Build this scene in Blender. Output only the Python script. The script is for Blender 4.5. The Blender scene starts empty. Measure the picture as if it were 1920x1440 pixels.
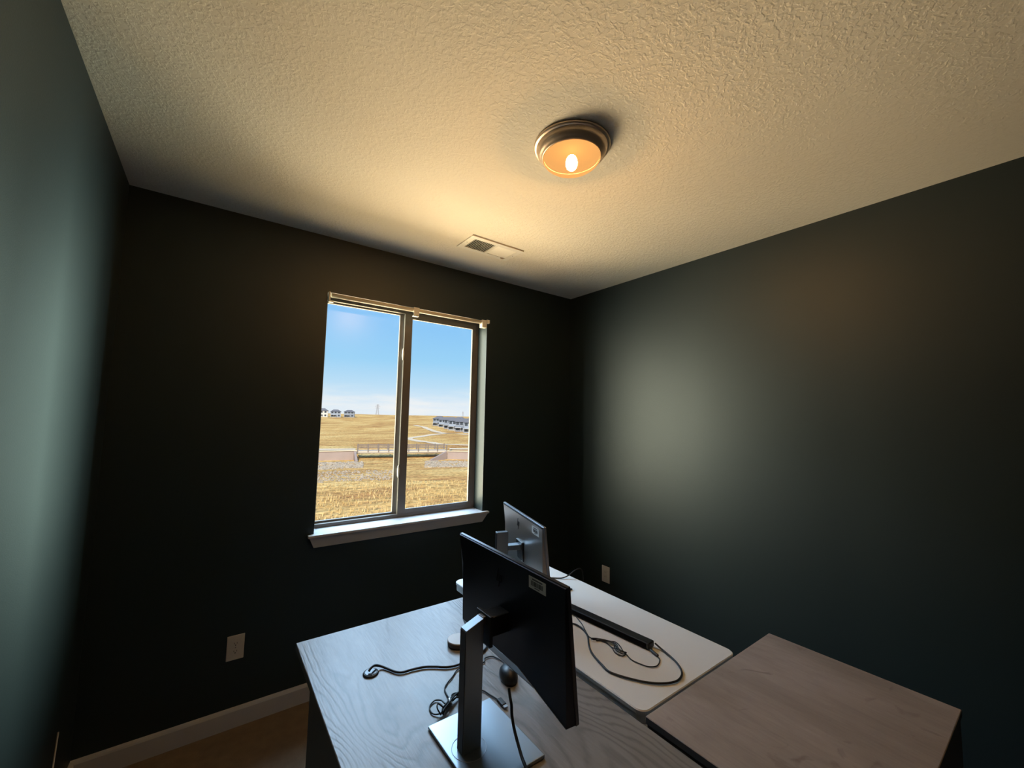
import bpy, bmesh, math, random
from mathutils import Vector, Matrix, noise
random.seed(7)
sc = bpy.context.scene
COL = sc.collection
R = math.radians

# ------------------------------------------------------------------ materials
def new_mat(name):
    m = bpy.data.materials.new(name); m.use_nodes = True
    nt = m.node_tree; nt.nodes.clear()
    out = nt.nodes.new('ShaderNodeOutputMaterial')
    return m, nt, out

def N(nt, t, **kw):
    n = nt.nodes.new(t)
    for k, v in kw.items():
        if hasattr(n, k): setattr(n, k, v)
        else: n.inputs[k.replace('_', ' ')].default_value = v
    return n

def plain(name, col, rough=.5, metal=0., spec=.5, bump=None, var=None):
    """Principled material; bump=(scale, strength, distance), var=(scale, amount)."""
    m, nt, out = new_mat(name)
    b = nt.nodes.new('ShaderNodeBsdfPrincipled')
    b.inputs['Base Color'].default_value = (*col, 1)
    b.inputs['Roughness'].default_value = rough
    b.inputs['Metallic'].default_value = metal
    b.inputs['Specular IOR Level'].default_value = spec
    nt.links.new(b.outputs[0], out.inputs[0])
    tc = nt.nodes.new('ShaderNodeTexCoord')
    if var:
        n = N(nt, 'ShaderNodeTexNoise', Scale=var[0], Detail=4.)
        nt.links.new(tc.outputs['Object'], n.inputs['Vector'])
        r = nt.nodes.new('ShaderNodeMapRange')
        r.inputs['To Min'].default_value = 1 - var[1]; r.inputs['To Max'].default_value = 1 + var[1]
        nt.links.new(n.outputs['Fac'], r.inputs['Value'])
        mx = nt.nodes.new('ShaderNodeMix'); mx.data_type = 'RGBA'; mx.blend_type = 'MULTIPLY'
        mx.inputs['Factor'].default_value = 1
        mx.inputs['A'].default_value = (*col, 1)
        nt.links.new(r.outputs[0], mx.inputs['B'])
        nt.links.new(mx.outputs['Result'], b.inputs['Base Color'])
    if bump:
        n = N(nt, 'ShaderNodeTexNoise', Scale=bump[0], Detail=3.)
        nt.links.new(tc.outputs['Object'], n.inputs['Vector'])
        bp = nt.nodes.new('ShaderNodeBump')
        bp.inputs['Strength'].default_value = bump[1]; bp.inputs['Distance'].default_value = bump[2]
        nt.links.new(n.outputs['Fac'], bp.inputs['Height'])
        nt.links.new(bp.outputs[0], b.inputs['Normal'])
    return m

def ceiling_mat():
    m, nt, out = new_mat('ceiling_knockdown')
    b = nt.nodes.new('ShaderNodeBsdfPrincipled')
    b.inputs['Base Color'].default_value = (.80, .74, .64, 1); b.inputs['Roughness'].default_value = .85
    b.inputs['Specular IOR Level'].default_value = .2
    tc = nt.nodes.new('ShaderNodeTexCoord')
    n1 = N(nt, 'ShaderNodeTexNoise', Scale=75., Detail=3., Distortion=.4)
    nt.links.new(tc.outputs['Object'], n1.inputs['Vector'])
    cr = nt.nodes.new('ShaderNodeValToRGB')
    cr.color_ramp.elements[0].position = .44; cr.color_ramp.elements[1].position = .62
    nt.links.new(n1.outputs['Fac'], cr.inputs[0])
    bp = nt.nodes.new('ShaderNodeBump'); bp.inputs['Strength'].default_value = .30; bp.inputs['Distance'].default_value = .004
    nt.links.new(cr.outputs[0], bp.inputs['Height']); nt.links.new(bp.outputs[0], b.inputs['Normal'])
    nt.links.new(b.outputs[0], out.inputs[0])
    return m

def wood_mat(name, dark, mid, light, rough, gscale=1., knots=False):
    m, nt, out = new_mat(name)
    b = nt.nodes.new('ShaderNodeBsdfPrincipled')
    tc = nt.nodes.new('ShaderNodeTexCoord')
    mp = nt.nodes.new('ShaderNodeMapping'); mp.inputs['Scale'].default_value = (1, .26, 1)
    nt.links.new(tc.outputs['Object'], mp.inputs[0])
    # cathedral figure: contour lines of a stretched noise field
    big = N(nt, 'ShaderNodeTexNoise', Scale=2.6 * gscale, Detail=2., Distortion=.35)
    nt.links.new(mp.outputs[0], big.inputs['Vector'])
    sp = nt.nodes.new('ShaderNodeSeparateXYZ'); nt.links.new(tc.outputs['Object'], sp.inputs[0])
    lin = N(nt, 'ShaderNodeMath', operation='MULTIPLY'); lin.inputs[1].default_value = 12. if not knots else 5.
    nt.links.new(sp.outputs['X'], lin.inputs[0])
    jit = N(nt, 'ShaderNodeTexNoise', Scale=38., Detail=2.)
    nt.links.new(mp.outputs[0], jit.inputs['Vector'])
    jm = N(nt, 'ShaderNodeMath', operation='MULTIPLY_ADD'); jm.inputs[1].default_value = .8
    nt.links.new(jit.outputs['Fac'], jm.inputs[0]); nt.links.new(lin.outputs[0], jm.inputs[2])
    mul = N(nt, 'ShaderNodeMath', operation='MULTIPLY_ADD'); mul.inputs[1].default_value = 34.
    nt.links.new(big.outputs['Fac'], mul.inputs[0]); nt.links.new(jm.outputs[0], mul.inputs[2])
    fr = N(nt, 'ShaderNodeMath', operation='PINGPONG'); fr.inputs[1].default_value = .5
    nt.links.new(mul.outputs[0], fr.inputs[0])
    lines = nt.nodes.new('ShaderNodeMapRange'); lines.inputs['From Min'].default_value = .0; lines.inputs['From Max'].default_value = .26
    nt.links.new(fr.outputs[0], lines.inputs['Value'])
    # where the figure shows at all
    msk = N(nt, 'ShaderNodeTexNoise', Scale=4.5 * gscale, Detail=1.)
    nt.links.new(mp.outputs[0], msk.inputs['Vector'])
    mr = nt.nodes.new('ShaderNodeMapRange'); mr.inputs['From Min'].default_value = .40; mr.inputs['From Max'].default_value = .56
    mr.inputs['To Max'].default_value = .50 if not knots else .13
    nt.links.new(msk.outputs['Fac'], mr.inputs['Value'])
    # fine pores
    mp2 = nt.nodes.new('ShaderNodeMapping'); mp2.inputs['Scale'].default_value = (160, 14, 1)
    nt.links.new(tc.outputs['Object'], mp2.inputs[0])
    fine = N(nt, 'ShaderNodeTexNoise', Scale=1., Detail=3.)
    nt.links.new(mp2.outputs[0], fine.inputs['Vector'])
    blot = N(nt, 'ShaderNodeTexNoise', Scale=7. * gscale, Detail=5., Roughness=.65)
    nt.links.new(mp.outputs[0], blot.inputs['Vector'])
    c1 = nt.nodes.new('ShaderNodeMix'); c1.data_type = 'RGBA'
    c1.inputs['A'].default_value = (*mid, 1); c1.inputs['B'].default_value = (*light, 1)
    rr = nt.nodes.new('ShaderNodeMapRange'); rr.inputs['From Min'].default_value = .35; rr.inputs['From Max'].default_value = .65
    nt.links.new(blot.outputs['Fac'], rr.inputs['Value']); nt.links.new(rr.outputs[0], c1.inputs['Factor'])
    inv = N(nt, 'ShaderNodeMath', operation='SUBTRACT'); inv.inputs[0].default_value = 1.
    nt.links.new(lines.outputs[0], inv.inputs[1])
    lm = N(nt, 'ShaderNodeMath', operation='MULTIPLY')
    nt.links.new(inv.outputs[0], lm.inputs[0]); nt.links.new(mr.outputs[0], lm.inputs[1])
    c2 = nt.nodes.new('ShaderNodeMix'); c2.data_type = 'RGBA'
    nt.links.new(c1.outputs['Result'], c2.inputs['A']); c2.inputs['B'].default_value = (*dark, 1)
    nt.links.new(lm.outputs[0], c2.inputs['Factor'])
    c3 = nt.nodes.new('ShaderNodeMix'); c3.data_type = 'RGBA'; c3.blend_type = 'MULTIPLY'; c3.inputs['Factor'].default_value = .35
    fm = nt.nodes.new('ShaderNodeMapRange'); fm.inputs['From Min'].default_value = .3; fm.inputs['From Max'].default_value = .6
    fm.inputs['To Min'].default_value = .75
    nt.links.new(fine.outputs['Fac'], fm.inputs['Value'])
    nt.links.new(c2.outputs['Result'], c3.inputs['A']); nt.links.new(fm.outputs[0], c3.inputs['B'])
    last = c3
    if knots:
        vo = N(nt, 'ShaderNodeTexNoise', Scale=9., Detail=4., Distortion=1.5)
        nt.links.new(tc.outputs['Object'], vo.inputs['Vector'])
        kr = nt.nodes.new('ShaderNodeMapRange'); kr.inputs['From Min'].default_value = .64; kr.inputs['From Max'].default_value = .78
        kr.inputs['To Max'].default_value = .7
        nt.links.new(vo.outputs['Fac'], kr.inputs['Value'])
        c4 = nt.nodes.new('ShaderNodeMix'); c4.data_type = 'RGBA'
        nt.links.new(c3.outputs['Result'], c4.inputs['A']); c4.inputs['B'].default_value = (*dark, 1)
        nt.links.new(kr.outputs[0], c4.inputs['Factor']); last = c4
    nt.links.new(last.outputs['Result'], b.inputs['Base Color'])
    b.inputs['Roughness'].default_value = rough
    bp = nt.nodes.new('ShaderNodeBump'); bp.inputs['Strength'].default_value = .35; bp.inputs['Distance'].default_value = .0015
    bp.invert = True
    add = N(nt, 'ShaderNodeMath', operation='ADD')
    nt.links.new(lm.outputs[0], add.inputs[0]); nt.links.new(fine.outputs['Fac'], add.inputs[1])
    nt.links.new(add.outputs[0], bp.inputs['Height']); nt.links.new(bp.outputs[0], b.inputs['Normal'])
    nt.links.new(b.outputs[0], out.inputs[0])
    return m

def glass_mat():
    m, nt, out = new_mat('window_glass')
    tr = nt.nodes.new('ShaderNodeBsdfTransparent'); tr.inputs[0].default_value = (.97, .98, .98, 1)
    gl = nt.nodes.new('ShaderNodeBsdfGlossy'); gl.inputs['Roughness'].default_value = .27
    mx = nt.nodes.new('ShaderNodeMixShader'); mx.inputs[0].default_value = .02
    nt.links.new(tr.outputs[0], mx.inputs[1]); nt.links.new(gl.outputs[0], mx.inputs[2])
    nt.links.new(mx.outputs[0], out.inputs[0])
    return m

def emit_mat(name, col, s):
    m, nt, out = new_mat(name)
    e = nt.nodes.new('ShaderNodeEmission'); e.inputs[0].default_value = (*col, 1); e.inputs[1].default_value = s
    nt.links.new(e.outputs[0], out.inputs[0]); return m

def shade_mat():
    """lit amber glass: glows, and shows the bulb partly clear and partly blurred"""
    m, nt, out = new_mat('lit_amber_glass')
    em = nt.nodes.new('ShaderNodeEmission'); em.inputs[0].default_value = (1., .47, .14, 1); em.inputs[1].default_value = 1.0
    rf = nt.nodes.new('ShaderNodeBsdfRefraction'); rf.inputs['Color'].default_value = (1., .75, .4, 1)
    rf.inputs['Roughness'].default_value = .30; rf.inputs['IOR'].default_value = 1.1
    tp = nt.nodes.new('ShaderNodeBsdfTransparent'); tp.inputs[0].default_value = (1., .80, .52, 1)
    m1 = nt.nodes.new('ShaderNodeMixShader'); m1.inputs[0].default_value = .05
    nt.links.new(em.outputs[0], m1.inputs[1]); nt.links.new(rf.outputs[0], m1.inputs[2])
    m2 = nt.nodes.new('ShaderNodeMixShader'); m2.inputs[0].default_value = .16
    nt.links.new(m1.outputs[0], m2.inputs[1]); nt.links.new(tp.outputs[0], m2.inputs[2])
    nt.links.new(m2.outputs[0], out.inputs[0]); return m

def grass_mat():
    m, nt, out = new_mat('dry_grass')
    b = nt.nodes.new('ShaderNodeBsdfDiffuse')
    tc = nt.nodes.new('ShaderNodeTexCoord')
    def noi(scale, detail, sx=1., sy=1., rough=.6, dist=0.):
        mp = nt.nodes.new('ShaderNodeMapping'); mp.inputs['Scale'].default_value = (sx, sy, 1)
        nt.links.new(tc.outputs['Object'], mp.inputs[0])
        n = N(nt, 'ShaderNodeTexNoise', Scale=scale, Detail=detail, Roughness=rough, Distortion=dist)
        nt.links.new(mp.outputs[0], n.inputs['Vector']); return n
    big = noi(.045, 4., 1, 1.6, .6, .5)
    mid = noi(.28, 5., .55, 1.5, .65, .8)
    tuft = noi(2.6, 4., 1, .7, .7)
    ramp = nt.nodes.new('ShaderNodeValToRGB')
    e = ramp.color_ramp.elements
    e[0].position = .38; e[0].color = (.46, .235, .10, 1)
    e[1].position = .60; e[1].color = (.86, .62, .27, 1)
    x = ramp.color_ramp.elements.new(.5); x.color = (.74, .47, .18, 1)
    mixv = nt.nodes.new('ShaderNodeMix'); mixv.inputs['Factor'].default_value = .45
    nt.links.new(big.outputs['Fac'], mixv.inputs['A']); nt.links.new(mid.outputs['Fac'], mixv.inputs['B'])
    nt.links.new(mixv.outputs['Result'], ramp.inputs[0])
    tm = nt.nodes.new('ShaderNodeMapRange'); tm.inputs['From Min'].default_value = .36; tm.inputs['From Max'].default_value = .6
    tm.inputs['To Min'].default_value = .42; tm.inputs['To Max'].default_value = 1.1
    nt.links.new(tuft.outputs['Fac'], tm.inputs['Value'])
    mm = nt.nodes.new('ShaderNodeMix'); mm.data_type = 'RGBA'; mm.blend_type = 'MULTIPLY'; mm.inputs['Factor'].default_value = .8
    nt.links.new(ramp.outputs[0], mm.inputs['A']); nt.links.new(tm.outputs[0], mm.inputs['B'])
    nt.links.new(mm.outputs['Result'], b.inputs[0])
    bp = nt.nodes.new('ShaderNodeBump'); bp.inputs['Strength'].default_value = .9; bp.inputs['Distance'].default_value = .9
    nt.links.new(mid.outputs['Fac'], bp.inputs['Height'])
    nt.links.new(bp.outputs[0], b.inputs['Normal'])
    nt.links.new(b.outputs[0], out.inputs[0]); return m

M = {}
M['wall'] = plain('dark_green_wall_paint', (.0095, .0195, .0235), .50, bump=(260, .25, .0015))
M['ceiling'] = ceiling_mat()
M['trim'] = plain('white_trim_paint', (.44, .44, .46), .4)
M['carpet'] = plain('beige_carpet', (.21, .155, .105), .95, spec=.1, bump=(420, .8, .006), var=(18, .25))
M['vinyl'] = plain('almond_window_vinyl', (.15, .132, .118), .45)
M['glass'] = glass_mat()
M['tube'] = plain('beige_blind_tube', (.72, .62, .46), .45)
M['clip'] = plain('white_plastic_bracket', (.78, .74, .66), .4)
M['plate'] = plain('outlet_plastic', (.52, .50, .48), .35)
M['slot'] = plain('outlet_slot_dark', (.04, .035, .035), .6)
M['absorber'] = plain('black_light_absorber', (.004, .003, .002), .9, spec=.0)
M['nickel'] = plain('brushed_nickel', (.66, .52, .40), .36, .72)
M['shade'] = shade_mat()
M['bulb'] = emit_mat('lit_bulb', (1., .62, .27), 4200.)
M['vent'] = plain('vent_enamel', (.80, .76, .69), .45)
M['duct'] = plain('duct_dark', (.03, .03, .03), .8)
M['wood_a'] = wood_mat('grey_washed_oak', (.070, .066, .070), (.205, .190, .182), (.285, .268, .258), .36)
M['wood_c'] = wood_mat('greige_laminate', (.16, .12, .11), (.30, .25, .225), (.41, .35, .325), .5, .9, True)
M['edge'] = plain('light_edge_band', (.42, .38, .36), .4)
M['charcoal'] = plain('charcoal_laminate', (.13, .127, .132), .55)
M['white_top'] = plain('white_plastic_tabletop', (.74, .73, .71), .5, bump=(500, .12, .001))
M['white_edge'] = plain('grey_table_edge', (.30, .30, .31), .5)
M['leg_metal'] = plain('grey_steel_leg', (.25, .25, .26), .4, .8)
M['shell'] = plain('dark_silver_monitor_back', (.04, .041, .05), .36, .85)
M['shell_light'] = plain('satin_silver_monitor_back', (.66, .60, .55), .30, .92)
M['bezel'] = plain('silver_bezel', (.46, .47, .50), .35, .9)
M['dark_bezel'] = plain('dark_bezel', (.10, .10, .11), .3, .9)
M['side_strip'] = plain('grey_side_strip', (.20, .19, .20), .5, .2)
M['silver'] = plain('silver_stand', (.36, .41, .46), .36, .9)
M['black'] = plain('black_plastic', (.012, .012, .013), .4)
M['screen'] = plain('black_screen', (.008, .008, .01), .15)
M['rubber'] = plain('black_cable_rubber', (.010, .009, .010), .5)
M['fabric'] = plain('black_speaker_cloth', (.006, .006, .007), .9, spec=.1, bump=(900, .5, .001))
M['logo'] = plain('logo_gloss', (.16, .16, .18), .2, .9)
M['sticker'] = plain('white_sticker', (.88, .88, .86), .5)
M['ink'] = plain('black_ink', (.02, .02, .02), .6)
M['plug'] = plain('usb_plug_metal', (.45, .45, .47), .3, 1.)
M['coaster'] = plain('pale_puck_top', (.50, .46, .43), .4)
M['brown'] = plain('dark_brown_rim', (.07, .05, .04), .5)
M['bluegrey'] = plain('grommet_cap', (.05, .055, .075), .25)
M['grass'] = grass_mat()
M['concrete'] = plain('pinkish_concrete', (.37, .295, .27), .9, spec=.1, var=(.8, .12))
M['deckcol'] = plain('bridge_deck', (.60, .52, .43), .9, spec=.1)
M['rail'] = plain('weathered_rail', (.20, .16, .14), .8)
M['path'] = plain('pale_footpath', (.72, .60, .44), .95, spec=.1)
M['rock'] = plain('riprap_stone', (.40, .335, .26), .9, spec=.1, var=(1.3, .6))
M['scrub'] = plain('straw_tufts', (.62, .46, .22), .95, spec=.05, var=(.6, .3))
M['hwall'] = plain('pale_siding', (.60, .57, .54), .8)
M['hwall2'] = plain('blue_grey_siding', (.22, .25, .31), .8)
M['hwall3'] = plain('light_grey_siding', (.30, .34, .42), .8)
M['hroof'] = plain('dark_shingle', (.16, .16, .18), .9)
M['hwin'] = plain('house_window', (.05, .06, .08), .2)
M['htrim'] = plain('house_trim', (.46, .48, .52), .7)
M['steel'] = plain('tower_steel', (.34, .33, .36), .6)
M['white_cable'] = plain('white_cable', (.6, .58, .55), .5)

# ------------------------------------------------------------------ mesh helpers
def BM(): return bmesh.new()

def add_box(bm, lo, hi, mat=None):
    x0, y0, z0 = lo; x1, y1, z1 = hi
    vs = [bm.verts.new(p) for p in ((x0,y0,z0),(x1,y0,z0),(x1,y1,z0),(x0,y1,z0),(x0,y0,z1),(x1,y0,z1),(x1,y1,z1),(x0,y1,z1))]
    fs = [(0,3,2,1),(4,5,6,7),(0,1,5,4),(1,2,6,5),(2,3,7,6),(3,0,4,7)]
    out = [bm.faces.new([vs[i] for i in f]) for f in fs]
    if mat is not None:
        for v in vs: v.co = mat @ v.co
    return vs, out

def add_beam(bm, a, b, w, h=None):
    """square bar from a to b"""
    a, b = Vector(a), Vector(b); d = b - a; L = d.length
    q = d.to_track_quat('Z', 'Y').to_matrix().to_4x4()
    h = h or w
    add_box(bm, (-w/2, -h/2, 0), (w/2, h/2, L), Matrix.Translation(a) @ q)

def smooth_pts(pts, n=8, closed=False):
    P = [Vector(p) for p in pts]; out = []
    for i in range(len(P) - 1):
        p0 = P[max(i-1, 0)]; p1 = P[i]; p2 = P[i+1]; p3 = P[min(i+2, len(P)-1)]
        for k in range(n):
            t = k / n
            out.append(.5*((2*p1)+(-p0+p2)*t+(2*p0-5*p1+4*p2-p3)*t*t+(-p0+3*p1-3*p2+p3)*t**3))
    out.append(P[-1]); return out

def add_tube(bm, pts, r, seg=8, n=8, smooth=True):
    P = smooth_pts(pts, n) if smooth else [Vector(p) for p in pts]
    rings = []; up = Vector((0, 0, 1))
    for i, p in enumerate(P):
        t = (P[min(i+1, len(P)-1)] - P[max(i-1, 0)]).normalized()
        s = t.cross(up)
        if s.length < 1e-4: s = t.cross(Vector((1, 0, 0)))
        s.normalize(); u = s.cross(t).normalized()
        rr = r[i*len(r)//len(P)] if isinstance(r, (list, tuple)) else r
        rings.append([bm.verts.new(p + (s*math.cos(a)+u*math.sin(a))*rr) for a in [2*math.pi*k/seg for k in range(seg)]])
    for a, b in zip(rings, rings[1:]):
        for k in range(seg):
            f = bm.faces.new((a[k], a[(k+1)%seg], b[(k+1)%seg], b[k])); f.smooth = True
    bm.faces.new(rings[0][::-1]); bm.faces.new(rings[-1])

def add_lathe(bm, prof, c=(0, 0, 0), seg=48, cap0=True, cap1=True, smooth=True):
    rings = []
    for r, z in prof:
        rings.append([bm.verts.new((c[0]+r*math.cos(2*math.pi*k/seg), c[1]+r*math.sin(2*math.pi*k/seg), c[2]+z)) for k in range(seg)])
    for a, b in zip(rings, rings[1:]):
        for k in range(seg):
            f = bm.faces.new((a[k], a[(k+1)%seg], b[(k+1)%seg], b[k])); f.smooth = smooth
    if cap0: bm.faces.new(rings[0][::-1])
    if cap1: bm.faces.new(rings[-1])

def add_prism(bm, poly, z0, z1):
    b = [bm.verts.new((x, y, z0)) for x, y in poly]; t = [bm.verts.new((x, y, z1)) for x, y in poly]
    bm.faces.new(b[::-1]); bm.faces.new(t); n = len(poly)
    for i in range(n): bm.faces.new((b[i], b[(i+1)%n], t[(i+1)%n], t[i]))

def rrect(x0, y0, x1, y1, r, n=6):
    pts = []
    for cx, cy, a0 in ((x1-r, y0+r, -90), (x1-r, y1-r, 0), (x0+r, y1-r, 90), (x0+r, y0+r, 180)):
        for k in range(n+1):
            a = R(a0 + 90*k/n); pts.append((cx+r*math.cos(a), cy+r*math.sin(a)))
    return pts

def bevel(bm, w, seg=2):
    bmesh.ops.bevel(bm, geom=list(bm.edges), offset=w, segments=seg, affect='EDGES', profile=.6)

def obj(name, bm, m, parent=None, mats=None):
    bmesh.ops.recalc_face_normals(bm, faces=bm.faces)
    me = bpy.data.meshes.new(name); bm.to_mesh(me); bm.free()
    o = bpy.data.objects.new(name, me); COL.objects.link(o)
    for mm in (mats or [m]): me.materials.append(M[mm] if isinstance(mm, str) else mm)
    if parent: o.parent = parent
    return o

def box(name, lo, hi, m, parent=None, bev=0, seg=2):
    bm = BM(); add_box(bm, lo, hi)
    if bev: bevel(bm, bev, seg)
    return obj(name, bm, m, parent)

def tag(o, label=None, cat=None, group=None, kind=None):
    if label: o['label'] = label
    if cat: o['category'] = cat
    if group: o['group'] = group
    if kind: o['kind'] = kind
    return o

def thing(name, label, cat, loc=(0, 0, 0), rz=0., group=None):
    e = bpy.data.objects.new(name, None); COL.objects.link(e)
    e.empty_display_size = .1
    e.location = loc; e.rotation_euler = (0, 0, rz)
    return tag(e, label, cat, group)

def struct(o): o['kind'] = 'structure'; return o

def copy_tree(o, parent=None):
    c = o.copy(); COL.objects.link(c); c.parent = parent
    for ch in [x for x in bpy.data.objects if x.parent == o]: copy_tree(ch, c)
    return c

# ------------------------------------------------------------------ room shell
XL, XR, YB, YF, H = -.408, 2.599, 2.67, -.42, 2.74
WX0, WX1, WZ0, WZ1 = .522, 1.690, .913, 2.389
YO = 2.87                                   # outer face of the window wall
struct(box('floor', (XL-.1, YF-.1, -.12), (XR+.1, YO, 0), 'carpet'))
struct(box('ceiling', (XL-.1, YF-.1, H), (XR+.1, YO, H+.15), 'ceiling'))
struct(box('wall_left', (XL-.12, YF-.1, 0), (XL, YO, H), 'wall'))
struct(box('wall_right', (XR, YF-.1, 0), (XR+.12, YO, H), 'wall'))
struct(box('wall_front', (XL, YF-.12, 0), (XR, YF, H), 'wall'))
bm = BM()
add_box(bm, (XL, YB, 0), (WX0, YO, H)); add_box(bm, (WX1, YB, 0), (XR, YO, H))
add_box(bm, (WX0, YB, 0), (WX1, YO, WZ0)); add_box(bm, (WX0, YB, WZ1), (WX1, YO, H))
struct(obj('wall_back', bm, 'wall'))

def baseboard(name, a, b, n):
    """moulded skirting from a to b, n = direction into the room"""
    a, b, n = Vector(a), Vector(b), Vector(n)
    prof = [(0, 0), (.014, 0), (.014, .082), (.011, .090), (.006, .098), (0, .098)]
    bm = BM()
    A = [bm.verts.new(a + n*p + Vector((0, 0, z))) for p, z in prof]; B = [bm.verts.new(b + n*p + Vector((0, 0, z))) for p, z in prof]
    k = len(prof)
    for i in range(k): bm.faces.new((A[i], A[(i+1)%k], B[(i+1)%k], B[i]))
    bm.faces.new(A); bm.faces.new(B[::-1])
    struct(obj(name, bm, 'trim'))
baseboard('baseboard_back', (XL, YB, 0), (XR, YB, 0), (0, -1, 0))
baseboard('baseboard_left', (XL, YF, 0), (XL, YB-.0145, 0), (1, 0, 0))
baseboard('baseboard_right', (XR, YF, 0), (XR, YB-.0145, 0), (-1, 0, 0))
baseboard('baseboard_front', (XL+.0145, YF, 0), (XR-.0145, YF, 0), (0, 1, 0))

# ------------------------------------------------------------------ window
win = thing('window_1', None, None, (WX0, 2.798, WZ0)); win['kind'] = 'structure'
def wl(p): return (p[0]-WX0, p[1]-2.798, p[2]-WZ0)
def wbox(bm, lo, hi): return add_box(bm, wl(lo), wl(hi))
ZS = .929                                     # top of the stool
bm = BM()                                     # outer frame, with a stepped track
for y0, y1, t in ((2.798, 2.868, .022), (2.830, 2.850, .034)):
    wbox(bm, (WX0, y0, ZS), (WX0+t, y1, WZ1)); wbox(bm, (WX1-.020, y0, ZS), (WX1, y1, WZ1))
    wbox(bm, (WX0+t, y0, ZS), (WX1-t, y1, ZS+t)); wbox(bm, (WX0+t, y0, WZ1-t*.8), (WX1-t, y1, WZ1))
obj('window_frame', bm, 'vinyl', win)
bm = BM(); wbox(bm, (1.048, 2.832, ZS+.03), (1.086, 2.848, WZ1-.028)); obj('meeting_stile', bm, 'vinyl', win)
bm = BM(); wbox(bm, (WX0+.03, 2.838, ZS+.03), (1.055, 2.842, WZ1-.025)); obj('pane', bm, 'glass', win)
sash_x0, sash_x1, sash_z0, sash_z1 = 1.074, 1.672, ZS+.022, WZ1-.016
sash = None
bm = BM()
wbox(bm, (sash_x0, 2.800, sash_z0), (sash_x0+.056, 2.818, sash_z1)); wbox(bm, (sash_x1-.034, 2.800, sash_z0), (sash_x1, 2.818, sash_z1))
wbox(bm, (sash_x0+.056, 2.800, sash_z0), (sash_x1-.034, 2.818, sash_z0+.030)); wbox(bm, (sash_x0+.056, 2.800, sash_z1-.034), (sash_x1-.034, 2.818, sash_z1))
sash = obj('sliding_sash', bm, 'vinyl', win)
bm = BM(); wbox(bm, (sash_x0+.05, 2.806, sash_z0+.025), (sash_x1-.03, 2.810, sash_z1-.03)); obj('pane', bm, 'glass', sash)
for z in (2.075, 1.245):                      # two finger pulls on the sash edge
    bm = BM()
    bmesh.ops.create_uvsphere(bm, u_segments=12, v_segments=8, radius=1)
    for v in bm.verts: v.co = Vector(wl((1.072 + v.co.x*.008, 2.806 + v.co.y*.010, z + v.co.z*.046)))
    for f in bm.faces: f.smooth = True
    obj('sash_pull', bm, 'clip', sash)
# stool and apron
bm = BM(); add_box(bm, (.487, 2.634, .913), (1.732, YB, ZS)); bevel(bm, .004)
add_box(bm, (WX0, YB-.001, .9135), (WX1, 2.80, ZS-.0005))
struct(obj('trim_1', bm, 'trim'))
bm = BM()
v = [bm.verts.new(p) for p in ((.497, 2.641, .9125), (1.722, 2.641, .9125), (1.686, 2.658, .852), (.524, 2.658, .852),
                               (.497, 2.6695, .9125), (1.722, 2.6695, .9125), (1.686, 2.6695, .852), (.524, 2.6695, .852))]
for f in ((0,1,2,3),(7,6,5,4),(0,4,5,1),(1,5,6,2),(2,6,7,3),(3,7,4,0)): bm.faces.new([v[i] for i in f])
struct(obj('trim_2', bm, 'trim'))

# roller tube left in the head of the window
t = thing('roller_blind', 'bare beige roller blind tube across the top of the window', 'blind', (.53, 2.664, 2.371))
bm = BM(); add_tube(bm, [(.012, 0, 0), (1.10, 0, 0)], .0135, 20, 1, False); obj('tube', bm, 'tube', t)
bm = BM(); add_box(bm, (-.004, -.016, -.040), (.004, .016, .017)); add_box(bm, (-.004, -.018, -.046), (.024, .010, -.037)); bevel(bm, .0015)
obj('bracket', bm, 'clip', t)
bm = BM(); add_box(bm, (.545, -.018, -.045), (.585, -.014, .017)); add_box(bm, (.545, -.018, -.045), (.585, .012, -.039)); bevel(bm, .0012)
obj('bracket', bm, 'clip', t)
bm = BM(); add_box(bm, (1.100, -.022, -.042), (1.142, .018, .017)); bevel(bm, .002); add_box(bm, (1.108, -.0225, -.030), (1.128, -.0215, .004))
add_box(bm, (1.142, -.025, -.004), (1.166, -.001, .022))
obj('bracket', bm, 'clip', t)

# ------------------------------------------------------------------ outlets
def outlet(name, label, loc, rz, kind):
    """plate in local x-z, facing local -y"""
    t = thing(name, label, 'outlet', loc, rz)
    bm = BM(); add_box(bm, (-.039, -.006, -.062), (.039, 0, .062)); bevel(bm, .003, 2); obj('cover_plate', bm, 'plate', t)
    if kind == 'duplex':
        for s in (-1, 1):
            bm = BM(); add_lathe(bm, [(.0165, 0), (.0165, .002)], seg=24)
            for q in bm.verts: q.co = Vector((q.co.x, -.006 - q.co.z, max(-.0125, min(.0125, q.co.y)) + s*.0195))
            rc = obj('receptacle', bm, 'plate', t)
            for a, b, c, d in ((-.0075, -.001, -.0052, .007), (.0052, -.001, .0075, .007), (-.0025, -.009, .0025, -.004)):
                bm = BM(); add_box(bm, (a, -.0085, s*.0195+b), (c, -.0079, s*.0195+d)); obj('slot', bm, 'slot', rc)
        bm = BM(); add_lathe(bm, [(.003, 0), (.003, .001)], seg=12)
        for q in bm.verts: q.co = Vector((q.co.x, -.006 - q.co.z, q.co.y))
        obj('screw', bm, 'leg_metal', t)
    else:
        bm = BM(); add_box(bm, (-.017, -.0085, -.034), (.017, -.0055, .034)); bevel(bm, .001)
        rc = obj('receptacle', bm, 'plate', t)
        for s in (-1, 1):
            for dx in (-.006, .006):
                bm = BM(); add_box(bm, (dx-.001, -.009, s*.017-.003), (dx+.001, -.0084, s*.017+.004)); obj('slot', bm, 'slot', rc)
outlet('wall_outlet', 'white wall outlet under the window wall, left of the grey wood desk', (.173, YB, .400), 0, 'duplex')
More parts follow.
